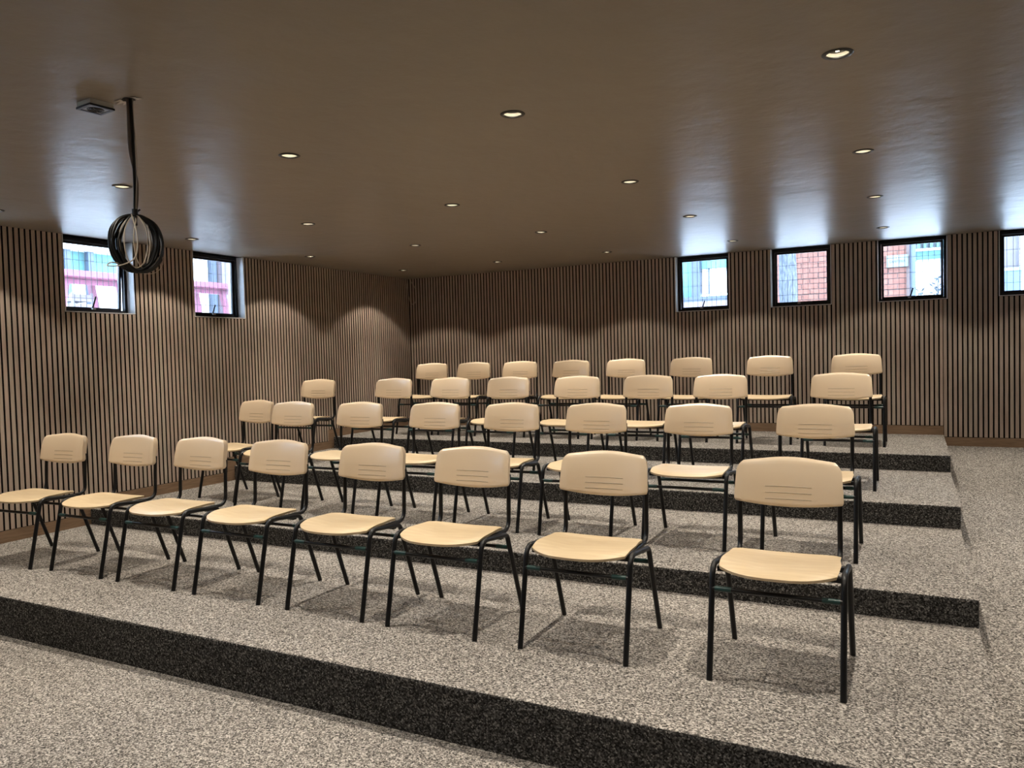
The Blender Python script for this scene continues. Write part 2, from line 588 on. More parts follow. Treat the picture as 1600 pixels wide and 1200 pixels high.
# ------------------------------------------------------------------ windows
def window(n, fn, a0, a1, tilt, stay, along):
    """fn maps (u, depth outward, z); parts are built in world space around an Empty at the sill"""
    root = bpy.data.objects.new('window_%d' % n, None)
    COL.objects.link(root)
    org = Vector(fn((a0 + a1) / 2, 0, ZSILL))
    root.location = org
    root['kind'] = 'structure'
    z0, z1 = ZSILL, ZC

    def part(name, boxes, m, parent=root, smooth=False, off=None):
        b = MB()
        for p, q in boxes:
            b.box(Vector(fn(*p)) - org, Vector(fn(*q)) - org)
        return link(name, b.mesh(name, m), parent)
    t = 0.006
    part('lining', [((a0, 0, z0), (a1, 0.088, z0 + t)), ((a0, 0, z0), (a0 + t, 0.088, z1)), ((a1 - t, 0, z0), (a1, 0.088, z1))], LINING)
    w = 0.030
    d0, d1 = 0.088, 0.122
    part('frame', [((a0, d0, z0), (a0 + w, d1, z1)), ((a1 - w, d0, z0), (a1, d1, z1)), ((a0 + w, d0, z0), (a1 - w, d1, z0 + w)), ((a0 + w, d0, z1 - w), (a1 - w, d1, z1))], FRAME)
    part('outer_reveal', [((a0, d1, z0), (a1, WT + 0.004, z0 + t)), ((a0, d1, z0), (a0 + t, WT + 0.004, z1)), ((a1 - t, d1, z0), (a1, WT + 0.004, z1)), ((a0, d1, z1 - t), (a1, WT + 0.004, z1))], LINING)
    # sash hinged at its top edge
    s0, s1, q0, q1 = a0 + w + 0.001, a1 - w - 0.001, z0 + w + 0.001, z1 - w - 0.001
    hinge = Vector(fn((a0 + a1) / 2, 0.115, q1))
    sash = MB()
    sw, sdp = 0.020, 0.009
    base = Vector(fn((a0 + a1) / 2, 0.115, q1))

    def rb(m, p, q):
        m.box(Vector(fn(*p)) - base, Vector(fn(*q)) - base)
    for p, q in (((s0, 0.115 - sdp, q0), (s0 + sw, 0.115 + sdp, q1)), ((s1 - sw, 0.115 - sdp, q0), (s1, 0.115 + sdp, q1)),
                 ((s0 + sw, 0.115 - sdp, q0), (s1 - sw, 0.115 + sdp, q0 + sw)), ((s0 + sw, 0.115 - sdp, q1 - sw), (s1 - sw, 0.115 + sdp, q1))):
        rb(sash, p, q)
    so = link('sash', sash.mesh('sash', FRAME), root, base - org)
    so.rotation_euler = (-tilt, 0, 0) if False else ((tilt, 0, 0) if along == 'x' else (0, tilt, 0))
    pm = MB()
    rb(pm, (s0 + sw, 0.113, q0 + sw), (s1 - sw, 0.117, q1 - sw))
    link('pane', pm.mesh('pane', GLASS), so)
    # stay arm with a bright catch on the bottom rail
    um = (a0 + a1) / 2 - 0.02
    if stay:
        sm = MB()
        A = Vector(fn(um, 0.093, z0 + 0.030)) - org
        B = Vector(fn(um + 0.028, 0.080, z0 + 0.030 + stay)) - org
        sm.tube([A, B], 0.0070, 6)
        st = link('stay_arm', sm.mesh('stay_arm', FRAME), root)
    else:
        sm = MB()
        A = Vector(fn(um, 0.075, z0 + 0.036)) - org
        B = Vector(fn(um + 0.12, 0.075, z0 + 0.038)) - org
        sm.tube([A, B], 0.0070, 6)
        st = link('stay_arm', sm.mesh('stay_arm', FRAME), root)
    cb = MB()
    p, q = Vector(fn(um - 0.016, 0.060, z0 + 0.030)) - org, Vector(fn(um + 0.012, 0.072, z0 + 0.040)) - org
    cb.box(p, q)
    link('catch', cb.mesh('catch', CHROME), st, label='bright metal catch')
    # welded mesh guard outside
    g = MB()
    u = a0 - 0.02
    while u < a1 + 0.03:
        g.tube([Vector(fn(u, 0.235, z0 - 0.06)) - org, Vector(fn(u, 0.235, z1 + 0.06)) - org], 0.0023, 4)
        u += 0.0508
    z = z0 - 0.02
    while z < z1 + 0.05:
        g.tube([Vector(fn(a0 - 0.05, 0.238, z)) - org, Vector(fn(a1 + 0.05, 0.238, z)) - org], 0.0023, 4)
        z += 0.152
    link('security_mesh', g.mesh('security_mesh', WIRE), root, kind='stuff')
    return root


k = 1
for (a, b), tl, stx in zip(LEFT_WIN, [0.06, 0.02, 0.0, 0.0, 0.0, 0.0, 0.0], [0.105, 0.095, 0, 0, 0, 0, 0]):
    window(k, fl, a, b, tl, stx, 'y')
    k += 1
for (a, b), tl, stx in zip(BACK_WIN, [0.03, 0.0, 0.03, 0.0, 0.0], [0.085, 0, 0.095, 0, 0]):
    window(k, fb, a, b, tl, stx, 'x')
    k += 1

# ------------------------------------------------------------------ downlights
ring = MB()


def lathe(prof, n=28):
    m = MB()
    vs = []
    for r, z in prof:
        for k in range(n):
            a = 2 * math.pi * k / n
            vs.append((r * math.cos(a), r * math.sin(a), z))
    fs = [(i * n + k, (i + 1) * n + k, (i + 1) * n + (k + 1) % n, i * n + (k + 1) % n) for i in range(len(prof) - 1) for k in range(n)]
    return m.add(vs, fs)


ME_RIM = lathe([(R_IN + 0.003, 0.004), (R_OUT - 0.002, 0.0005), (R_OUT, -0.001), (R_OUT - 0.003, -0.004), (R_IN + 0.002, -0.005), (R_IN, -0.003), (R_IN, 0.001)]).mesh('trim_ring', RIM, True)
ME_REF = lathe([(R_IN, 0.001), (R_IN - 0.002, 0.013)]).mesh('reflector', CREAM, True)
ME_BAF = lathe([(R_IN - 0.002, 0.013), (R_DEEP, 0.0125)]).mesh('baffle', RIM, True)
_l = lathe([(R_DEEP, 0.0125), (R_DEEP - 0.002, 0.0105), (0.006, 0.0098), (0.0005, 0.0096)])
ME_LAMP = _l.mesh('lamp_face', LAMP, True)
spot = bpy.data.lights.new('downlight_beam', 'SPOT')
spot.energy = SPOT_POWER
spot.color = SPOT_COLOR
spot.spot_size = math.radians(110)
spot.spot_blend = 0.20
spot.shadow_soft_size = 0.016
core = bpy.data.lights.new('downlight_core', 'SPOT')
core.energy = CORE_POWER
core.color = SPOT_COLOR
core.spot_size = math.radians(72)
core.spot_blend = 1.0
core.shadow_soft_size = 0.016
ROWS = ['in the row before the lowest tier', 'in the row above the lowest tier', 'in the row above the second tier', 'in the row above the third tier', 'in the row above the top tier']
PLACE = ['nearest the two-window wall', 'second from the two-window wall', 'third from the two-window wall', 'fourth from the two-window wall', 'fifth from the two-window wall', 'out over the ramp']
for j, y in enumerate(LY):
    for i, x in enumerate(LX):
        d = thing('ceiling_downlight', 'round black-rimmed ceiling downlight %s, %s' % (ROWS[j], PLACE[i]), 'downlight', (x, y, ZC), group='recessed ceiling downlights')
        link('trim_ring', ME_RIM, d)
        link('reflector', ME_REF, d, label='cream reflector bowl')
        link('baffle', ME_BAF, d)
        link('lamp_face', ME_LAMP, d, label='glowing lamp face')
        lo = bpy.data.objects.new('downlight_beam', spot)
        COL.objects.link(lo)
        lo.parent = d
        lo.location = (0, 0, 0.006)
        lo = bpy.data.objects.new('downlight_core', core)
        COL.objects.link(lo)
        lo.parent = d
        lo.location = (0, 0, 0.006)


# ------------------------------------------------------------------ chairs
def chair_meshes():
    M = {}
    HX, R = 0.232, 0.0115
    path = [(0, 0.0, 0.0), (0, 0.088, 0.418), (0, 0.325, 0.396), (0, 0.468, 0.0)]
    full = fillet(path, [0.055, 0.040], 6)
    # split at the middle of the horizontal run
    mid = Vector((0, 0.215, 0.4062))
    front = [p for p in full if p.y < 0.2] + [mid]
    rear = [mid] + [p for p in full if p.y > 0.24]
    rear = [Vector((0, 0.468, 0.0)) if i == len(rear) - 1 else p for i, p in enumerate(rear)]
    for nm, pts in (('front_leg', front), ('rear_leg', rear)):
        M[nm] = MB().tube(pts, R, 10).mesh('leg', TUBE, True)
    post = fillet([(0, 0.10, 0.398), (0, 0.420, 0.398), (0, 0.427, 0.56), (0, 0.434, 0.66)], [0.055, 0.05], 6)
    M['post'] = MB().tube(post, 0.0105, 10).mesh('back_post', TUBE, True)
    M['fs'] = MB().tube([(-HX, 0.066, 0.330), (HX, 0.066, 0.330)], 0.0085, 10).mesh('stretcher', TUBE, True)
    M['rs'] = MB().tube([(-HX, 0.352, 0.328), (HX, 0.352, 0.328)], 0.0085, 10).mesh('stretcher', TUBE, True)
    M['sl'] = MB().tube([(-0.030, 0, 0), (0.030, 0, 0)], 0.0102, 10).mesh('sleeve', SLEEVE, True)
    # cross rails under the seat
    M['rail'] = MB().box((-HX + 0.01, 0.115, 0.384), (HX - 0.01, 0.140, 0.402)).box((-HX + 0.01, 0.285, 0.378), (HX - 0.01, 0.31, 0.396)).mesh('seat_rail', TUBE)
    # seat: bowed plywood with drooping front lip
    NU, NV = 20, 14
    top = []

    def hw(v):
        return 0.205 + 0.010 * math.sin(math.pi * min(1, v * 1.15 + 0.12))

    def P(u, v):
        uu = abs(u)
        yf = 0.002 + 0.088 * uu ** 3.0
        yr = 0.362 - 0.004 * uu ** 2 - 0.030 * uu ** 9
        y = yf + (yr - yf) * v
        w = hw(v)
        x = u * w
        z = 0.4205 + 0.007 * uu ** 2.5
        d = max(0, (0.085 - (y - yf)) / 0.085)
        z -= 0.015 * d ** 2.0
        z -= 0.006 * math.sin(math.pi * v) * (1 - uu ** 2)
        z -= 0.002 * max(0, (v - 0.85) / 0.15) ** 2
        return x, y, z
    us = [-math.cos(math.pi * i / NU) for i in range(NU + 1)]
    vs_ = [0.5 - 0.5 * math.cos(math.pi * j / NV) for j in range(NV + 1)]
    m = MB()
    n = NU + 1
    th = 0.0115
    V, F = [], []
    for v in vs_:
        for u in us:
            V.append(P(u, v))
    K = len(V)
    for v in vs_:
        for u in us:
            x, y, z = P(u * 0.985, 0.01 + 0.98 * v)
            V.append((x, y, z - th))
    for j in range(NV):
        for i in range(NU):
            a = j * n + i
            F.append((a, a + 1, a + n + 1, a + n))
            F.append((K + a, K + a + n, K + a + n + 1, K + a + 1))
    edge = [i for i in range(n)] + [j * n + NU for j in range(1, NV + 1)] + [NV * n + i for i in range(NU - 1, -1, -1)] + [j * n for j in range(NV - 1, 0, -1)]
    for i in range(len(edge)):
        a, b = edge[i], edge[(i + 1) % len(edge)]
        F.append((b, a, K + a, K + b))
    m.add(V, F)
    M['seat'] = m.mesh('seat', SEATWOOD, True)
    # backrest: curved moulded shell
    NU, NV = 28, 16
    zb, zt, W = 0.590, 0.788, 0.212

    def outline(t):
        """closed outline in (x, z), rounded corners, t in 0..1 handled by polar sampling of a superellipse"""
        return None

    def half(z, shrink=0.0):
        # half width at height z with a large top corner and small bottom corner
        w = W - 0.012 * max(0, (z - 0.60) / 0.19) - shrink
        return w

    def ztop(x):
        a = min(1.0, abs(x) / W)
        return zt - 0.015 * a * a

    def zbot(x):
        a = min(1.0, abs(x) / W)
        return zb + 0.020 * a * a
    # corner-aware mapping: square (s,t) -> rounded patch
    def Q(s, t, depth, shrink):
        # squircle-like rounding stronger at the top
        x0 = s * (W - shrink)
        zz0, zz1 = zbot(x0) + shrink, ztop(x0) - shrink
        z = zz0 + (zz1 - zz0) * (0.5 + 0.5 * t)
        w = half(z, shrink)
        # round corners by pulling in x near the top / bottom ends
        rt, rb_ = 0.050, 0.022
        ztc, zbc = ztop(w) - shrink, zbot(w) + shrink
        pull = 0.0
        dtop = ztc + 0.005 - z
        if dtop < rt:
            k_ = (rt - dtop) / rt
            pull = rt * 0.92 * (1 - math.sqrt(max(0.0, 1 - min(1, k_) ** 2)))
        dbot = z - zbc + 0.004
        if dbot < rb_:
            k_ = (rb_ - dbot) / rb_
            pull = max(pull, rb_ * 0.8 * (1 - math.sqrt(max(0.0, 1 - min(1, k_) ** 2))))
        x = s * (w - pull)
        a = x / W
        y = 0.416 - 0.036 * a * a + 0.13 * (z - 0.60) + 0.95 * max(0.0, z - 0.655) ** 2
        # sides roll backwards
        if abs(a) > 0.80:
            y += 0.013 * ((abs(a) - 0.80) / 0.20) ** 1.5
        if t > 0.86:
            y += 0.010 * ((t - 0.86) / 0.14) ** 2
        if t < -0.9:
            y += 0.006 * ((-t - 0.9) / 0.1) ** 2
        return (x, y + depth, z)
    ss = [math.sin(math.pi / 2 * (-1 + 2 * i / NU)) for i in range(NU + 1)]
    ts = [math.sin(math.pi / 2 * (-1 + 2 * j / NV)) for j in range(NV + 1)]
    n = NU + 1
    V, F = [], []
    for t in ts:
        for s in ss:
            V.append(Q(s, t, 0.0, 0.0))
    K = len(V)
    for t in ts:
        for s in ss:
            x, y, z = Q(s, t, 0.0, 0.0)
            a = abs(x) / W
            b = max(0.0, 1 - max(abs(s), abs(t)) ** 6)
            V.append((x * 0.985, y + 0.006 + 0.010 * b + 0.034 * min(1.0, max(0.0, (a - 0.62) / 0.25)) * min(1.0, 4 * b + 0.25), z))
    for j in range(NV):
        for i in range(NU):
            a = j * n + i
            F.append((a, a + 1, a + n + 1, a + n))
            F.append((K + a, K + a + n, K + a + n + 1, K + a + 1))
    edge = [i for i in range(n)] + [j * n + NU for j in range(1, NV + 1)] + [NV * n + i for i in range(NU - 1, -1, -1)] + [j * n for j in range(NV - 1, 0, -1)]
    for i in range(len(edge)):
        a, b = edge[i], edge[(i + 1) % len(edge)]
        F.append((b, a, K + a, K + b))
    M['back'] = MB().add(V, F).mesh('backrest', PLASTIC, True)
    # three moulded ribs (fine ridge with a shaded lower lip) across the lower middle
    for q, z in enumerate((0.672, 0.647, 0.622)):
        g = MB()
        pts = []
        for i in range(11):
            x = 0.090 * (-1 + 2 * i / 10)
            a = x / W
            pts.append((x, 0.416 - 0.036 * a * a + 0.13 * (z - 0.60) + 0.95 * max(0.0, z - 0.655) ** 2 + 0.0004, z))
        g.tube(pts, 0.0017, 6)
        M['slot%d' % q] = g.mesh('groove', GROOVE, True)
    return M


CM = chair_meshes()


def make_chair():
    root = thing('school_chair', '', 'chair')
    for s in (-1, 1):
        for nm in ('front_leg', 'rear_leg'):
            link('leg', CM[nm], root, (s * 0.232, 0, 0))
        link('back_post', CM['post'], root, (s * 0.193, 0, 0))
    link('seat_rail', CM['rail'], root)
    for nm, yy, zz in (('fs', 0.066, 0.330), ('rs', 0.352, 0.328)):
        st = link('stretcher', CM[nm], root)
        for s in (-1, 1):
            link('sleeve', CM['sl'], st, (s * 0.190, yy, zz), label='dark teal sleeve')
    link('seat', CM['seat'], root, label='pale birch plywood seat')
    bk = link('backrest', CM['back'], root, label='beige moulded plastic backrest')
    for q in range(3):
        link('groove', CM['slot%d' % q], bk)
    return root


def copy_tree(o, parent=None):
    c = o.copy()
    COL.objects.link(c)
    if parent is not None:
        c.parent = parent
    for ch in o.children:
        copy_tree(ch, c)
    return c


ROWX = [[(-5.060, 0.048), (-4.442, 0.0), (-3.829, 0.0), (-3.205, 0.0), (-2.546, 0.0), (-1.935, 0.0), (-1.249, 0.0), (-0.457, 0.0)],
        [(-5.040, -0.13), (-4.415, 0.0), (-3.745, 0.0), (-3.070, 0.0), (-2.445, 0.0), (-1.830, 0.0), (-1.167, 0.0), (-0.503, 0.0)],
        [(-5.340, 0.02), (-4.455, 0.0), (-3.815, 0.0), (-3.210, 0.0), (-2.548, 0.0), (-1.925, 0.0), (-1.343, 0.0), (-0.472, 0.0)],
        [(-4.955, 0.02), (-4.405, 0.0), (-3.820, 0.0), (-3.218, 0.0), (-2.610, 0.0), (-1.940, 0.0), (-1.200, 0.0), (-0.457, 0.0)]]
ROWY = [2.885, 4.310, 5.735, 7.195]
TIER = ['lowest tier', 'second tier', 'third tier', 'top tier']
CPL = ['nearest the two-window wall', 'second from the two-window wall', 'third from the two-window wall', 'fourth from the two-window wall',
       'fifth from the two-window wall', 'third from the ramp', 'second from the ramp', 'nearest the ramp']
proto = None
for r in range(4):
    for c in range(8):
        if proto is None:
            o = proto = make_chair()
        else:
            o = copy_tree(proto)
        x, rz = ROWX[r][c]
        o.location = (x, ROWY[r] + {(0, 0): -0.045, (2, 0): -0.05, (1, 0): 0.176}.get((r, c), 0.0), TZ[r + 1])
        o.rotation_euler = (0, 0, rz)
        o['label'] = 'beige chair with black tube legs on the %s, %s' % (TIER[r], CPL[c])
        o['category'] = 'chair'
        o['group'] = 'chairs in rows on the tiers'

# ------------------------------------------------------------------ hanging cable bundle and ceiling fittings
hx, hy = -2.655, 2.027
cb = thing('hanging_cable_coil', 'coiled black and pale cables hanging from a torn hole in the ceiling', 'cable', (hx, hy, ZC))
C0 = Vector((-2.637, 2.015, 1.918)) - Vector((hx, hy, ZC))
vd = Vector((-2.637, 2.015, 0)).normalized()
sd_ = Vector((vd.y, -vd.x, 0))
top_ = C0 + Vector((0, 0, 0.112))


def loop(rx, rz_, off, tw, dz=0.0, seed=0, n=14):
    rnd = random.Random(seed)
    pts = []
    ax = sd_ * math.cos(tw) + vd * math.sin(tw)
    for i in range(n):
        a = 2 * math.pi * i / n
        k = 1 + rnd.uniform(-0.035, 0.035)
        # all loops gather at the tie on top
        pinch = max(0.0, math.sin(a)) ** 14
        pts.append(C0 + ax * (rx * k * math.cos(a)) + sd_ * (off * (1 - pinch)) + Vector((0, 0, rz_ * k * math.sin(a) * (1 - pinch) + 0.100 * pinch + dz * (1 - pinch))))
    return smooth_path(pts, 4, True)


for q, (rx, rz_, off, tw, dz) in enumerate([(0.086, 0.108, -0.008, 0.05, -0.004), (0.083, 0.106, -0.009, -0.1, -0.002), (0.078, 0.104, -0.010, 0.15, 0.0),
                                            (0.085, 0.106, 0.010, 0.1, -0.008), (0.080, 0.104, 0.014, -0.1, -0.007), (0.075, 0.102, 0.019, 0.2, -0.006),
                                            (0.072, 0.101, -0.010, 0.25, 0.002), (0.080, 0.107, 0.016, 0.25, -0.012), (0.070, 0.100, 0.006, 0.1, -0.004), (0.088, 0.106, 0.004, 0.0, -0.006)]):
    link('black_cable', MB().tube(loop(rx, rz_, off, tw, dz, q), 0.0042, 7, True).mesh('black_cable', CABLE_B, True), cb)
for q, (rx, rz_, off, tw, dz) in enumerate([(0.030, 0.098, 0.020, 0.4, 0.0), (0.054, 0.100, -0.010, -0.3, -0.002), (0.062, 0.099, 0.002, 0.3, 0.0), (0.050, 0.100, 0.004, 0.4, -0.003), (0.084, 0.104, 0.004, 0.1, -0.003)]):
    link('pale_wire', MB().tube(loop(rx, rz_, off, tw, dz, 20 + q), 0.0020, 6, True).mesh('pale_wire', CABLE_P, True), cb)
tail = [C0 + sd_ * a + vd * b + Vector((0, 0, z)) for a, b, z in ((-0.012, -0.03, 0.1), (0.004, -0.035, 0.02), (-0.004, -0.04, -0.06), (-0.05, -0.045, -0.093), (-0.098, -0.04, -0.098), (-0.088, -0.02, -0.082), (-0.05, 0.0, -0.086))]
link('pale_wire', MB().tube(smooth_path(tail, 6), 0.0024, 6).mesh('pale_wire', CABLE_P, True), cb)
tail = [C0 + sd_ * a + vd * b + Vector((0, 0, z)) for a, b, z in ((-0.01, 0.02, -0.105), (0.03, 0.02, -0.118), (0.065, 0.02, -0.112), (0.088, 0.015, -0.085), (0.09, 0.01, -0.05), (0.082, 0.0, -0.03))]
link('pale_wire', MB().tube(smooth_path(tail, 6), 0.0011, 5).mesh('pale_wire', CABLE_P, True), cb)
drop = smooth_path([(0.004, 0, 0.05), (0.006, 0.001, -0.10), (0.008, 0, -0.2), (0.014, -0.004, -0.33), top_ + Vector((0, 0, 0.0)), top_ + Vector((0.002, 0, -0.05))], 6)
link('black_cable', MB().tube(drop, 0.0062, 8).mesh('black_cable', CABLE_B, True), cb)
drop = smooth_path([(-0.006, -0.003, 0.05), (-0.004, -0.006, -0.09), (0.002, -0.009, -0.2), (0.013, 0.006, -0.32), top_ + Vector((0.004, 0.002, 0))], 6)
link('taupe_cable', MB().tube(drop, 0.0060, 8).mesh('taupe_cable', CABLE_G, True), cb)
drop = smooth_path([(0.010, 0.004, 0.05), (0.014, 0.004, -0.10), (0.020, 0.004, -0.24), top_ + Vector((0.007, 0.002, 0.05)), top_ + Vector((0.006, 0.001, 0))], 6)
link('pale_wire', MB().tube(drop, 0.0017, 6).mesh('pale_wire', CABLE_P, True), cb)
tie = MB()
tie.tube([top_ + Vector((0, 0, -0.012)), top_ + Vector((0, 0, 0.012))], 0.011, 10)
tie.tube([top_ + sd_ * 0.004, top_ + sd_ * 0.018 + Vector((0, 0, 0.012))], 0.0035, 6)
link('cable_tie', tie.mesh('cable_tie', CABLE_B, True), cb)

HOLE = plain('dark_cavity', (0.02, 0.015, 0.012), 0.9)
hm = MB()
rnd = random.Random(3)
pts = []
for i in range(18):
    a = 2 * math.pi * i / 18
    r = (0.040 if math.cos(a) < 0 else 0.026) * (1 + rnd.uniform(-0.18, 0.18))
    pts.append((hx - 0.004 + r * math.cos(a), hy + 0.022 * (1 + rnd.uniform(-0.2, 0.2)) * math.sin(a), ZC - 0.0012))
hm.add(pts, [tuple(range(17, -1, -1))])
to = link('torn_opening', hm.mesh('torn_opening', HOLE), ceiling, label='dark torn hole with lifted paper edges')
fl_m = MB()
for a, l in ((2.6, 0.035), (3.1, 0.045), (3.7, 0.03), (0.2, 0.03), (5.9, 0.026)):
    p = Vector((hx - 0.004 + 0.034 * math.cos(a), hy + 0.02 * math.sin(a), ZC - 0.001))
    d_ = Vector((math.cos(a), math.sin(a) * 0.6, 0)).normalized()
    s_ = Vector((-d_.y, d_.x, 0)) * 0.009
    tip = p + d_ * l + Vector((0, 0, -0.004))
    fl_m.add([p + s_, p - s_, tip, p + s_ + Vector((0, 0, -0.002)), p - s_ + Vector((0, 0, -0.002)), tip + Vector((0, 0, -0.002))],
             [(0, 1, 2), (5, 4, 3), (0, 3, 4, 1), (1, 4, 5, 2), (2, 5, 3, 0)])
link('paper_flap', fl_m.mesh('paper_flap', plain('torn_paper', (0.62, 0.55, 0.46), 0.8)), to)

# square ceiling unit
un_ = thing('ceiling_speaker', 'small square ceiling unit with black rim and round grille beside the torn hole', 'speaker', (-2.805, 1.990, ZC), -0.10)
S = 0.046
BEIGE = plain('beige_housing', (0.62, 0.56, 0.44), 0.5)
link('housing', MB().box((-S, -S, -0.019), (S, S, -0.0003)).mesh('housing', BEIGE), un_)
rim = MB()
for a, b in (((-S - .003, -S - .003), (S + .003, -S + .008)), ((-S - .003, S - .008), (S + .003, S + .003)), ((-S - .003, -S + .008), (-S + .008, S - .008)), ((S - .008, -S + .008), (S + .003, S - .008))):
    rim.box((*a, -0.027), (*b, -0.019))
link('rim', rim.mesh('rim', FRAME), un_)
link('faceplate', MB().box((-S + .008, -S + .008, -0.0245), (S - .008, S - .008, -0.019)).mesh('faceplate', plain('grey_faceplate', (0.30, 0.31, 0.36), 0.45)), un_)
gr = MB()
for r in (0.008, 0.015, 0.022, 0.029):
    gr.tube([(r * math.cos(a), r * math.sin(a), -0.0255) for a in [2 * math.pi * k / 20 for k in range(20)]], 0.0022, 5, True)
for k in range(4):
    a = math.pi / 4 + k * math.pi / 2
    gr.tube([(0.006 * math.cos(a), 0.006 * math.sin(a), -0.026), (0.030 * math.cos(a), 0.030 * math.sin(a), -0.026)], 0.002, 5)
link('grille', gr.mesh('grille', FRAME), un_)

# thin wire loop in the far corner
wl = [(-5.655, 8.20, ZC), (-5.61, 8.2, 2.40), (-5.565, 8.2, 2.33), (-5.552, 8.2, 2.22), (-5.572, 8.2, 2.14), (-5.61, 8.2, 2.13), (-5.645, 8.2, 2.17), (-5.668, 8.2, 2.27), (-5.68, 8.2, 2.36), (-5.672, 8.2, 2.42)]
wo = link('wire_loop', MB().tube(smooth_path(wl, 6), 0.0022, 6).mesh('wire_loop', CABLE_P, True))
tag(wo, 'thin pale loop of wire hanging in the corner where the slatted walls meet', 'wire')

# ------------------------------------------------------------------ outside: yard, buildings, furniture
GZ = 1.72
PAVE = plain('pale_paving', (0.62, 0.63, 0.64), 0.8, var=0.08, vscale=3)
g = MB()
g.box((-30, YB + WT, GZ - 0.2), (14, 34, GZ)).box((-30, -12, GZ - 0.2), (XL - WT, YB + WT, GZ))
link('ground', g.mesh('ground', PAVE), kind='structure')
TEAL = plain('teal_render', (0.08, 0.19, 0.20), 0.7, var=0.06)
BLUE = plain('slate_blue_steel', (0.045, 0.06, 0.09), 0.5)
WHITE = plain('white_render', (0.60, 0.61, 0.60), 0.7)
LILAC = plain('lilac_render', (0.14, 0.12, 0.145), 0.7)
PINK = plain('pink_paint', (0.22, 0.07, 0.11), 0.55, var=0.1)
BRICK = wood('red_brick', (0.135, 0.055, 0.042), (0.175, 0.08, 0.06), 0.85, (1, 1, 1), 9, rnd=0.6)
MORTAR = plain('grey_mortar', (0.165, 0.12, 0.11), 0.9)
GREY = plain('lavender_grey_wall', (0.095, 0.085, 0.095), 0.8, var=0.08)

# two-window side: teal shed with corrugated roof, blue posts
shed = thing('teal_shed', 'pale teal shed with slate posts and ribbed roof edge seen through the coil-side window', 'building', (-12.2, 8.5, GZ))
link('wall', MB().box((-3, -5, 0), (0, 1.5, 1.72)).mesh('wall', TEAL), shed)
link('dado', MB().box((0.0, -5, 0), (0.04, 1.5, 1.12)).mesh('dado', WHITE), shed)
link('fascia', MB().box((-0.1, -5.2, 1.62), (0.18, 1.7, 1.78)).mesh('fascia', WHITE), shed)
for yy in (-4.2, -2.6, -1.2, -0.55, -0.15, 0.9):
    link('post', MB().box((0.05, yy - 0.05, 0), (0.15, yy + 0.05, 1.62)).mesh('post', BLUE), shed)
rs = MB()
yy = -5.2
while yy < 1.7:
    rs.box((-2.8, yy, 1.78), (0.22, yy + 0.055, 2.7))
    yy += 0.12
rs.box((-2.9, -5.2, 1.78), (0.16, 1.7, 2.66))
link('roof_sheet', rs.mesh('roof_sheet', plain('pale_blue_sheet', (0.18, 0.21, 0.24), 0.5)), shed)
wb = thing('white_building', 'white rendered building with slate corner post seen through the corner-side window', 'building', (-12.5, 11.6, GZ))
link('wall', MB().box((-3, -1.4, 0), (0, 3.2, 3.2)).mesh('wall', WHITE), wb)
link('post', MB().box((0.0, -0.46, 0), (0.12, -0.34, 2.8)).mesh('post', BLUE), wb)
link('pillar', MB().box((0.0, -0.28, 0), (0.2, 0.05, 2.8)).mesh('pillar', LILAC), wb)
for q in range(6):
    link('trim_line', MB().box((0.0, -1.4, 0.5 + q * 0.4), (0.03, -0.5, 0.52 + q * 0.4)).mesh('trim_line', plain('light_grey', (0.6, 0.62, 0.65), 0.6)), wb)
link('cladding', MB().box((0.0, -1.35, 1.55), (0.05, -0.9, 1.9)).mesh('cladding', TEAL), wb)


def trestle(y0, y1, label):
    t = thing('pink_trestle_table', label, 'table', (-8.6, (y0 + y1) / 2, GZ), group='pink trestle tables in the yard')
    h = (y1 - y0) / 2
    nb = 5
    for q in range(nb):
        x = -0.35 + q * 0.15
        link('plank', MB().box((x, -h, 0.735), (x + 0.135, h, 0.80)).mesh('plank', PINK), t)
    link('apron', MB().box((0.22, -h + 0.03, 0.66), (0.26, h - 0.03, 0.735)).mesh('apron', PINK), t)
    for sx in (-0.26, 0.24):
        for sy in (-1, 1):
            link('leg', MB().tube([(sx, sy * (h - 0.13), 0.735), (sx * 1.2, sy * (h + 0.03), 0.0)], 0.045, 4).mesh('leg', PINK), t)
    return t


trestle(5.35, 6.25, 'pink trestle table in the yard outside the window behind the cable coil')
trestle(7.0, 7.80, 'pink trestle table in the yard outside the window nearest the room corner')
# small pale crate beside the first table
cr = thing('slatted_crate', 'pale slatted crate standing under the pink table outside', 'crate', (-8.85, 5.90, GZ))
for q in range(5):
    link('slat', MB().box((-0.15, -0.13, 0.06 + q * 0.11), (0.15, 0.13, 0.14 + q * 0.11)).mesh('slat', plain('pale_slat', (0.28, 0.25, 0.27), 0.7)), cr)
for sx in (-0.14, 0.14):
    for sy in (-0.12, 0.12):
        link('corner_post', MB().box((sx - 0.012, sy - 0.012, 0), (sx + 0.012, sy + 0.012, 0.6)).mesh('corner_post', plain('pale_slat_b', (0.25, 0.22, 0.24), 0.7)), cr)

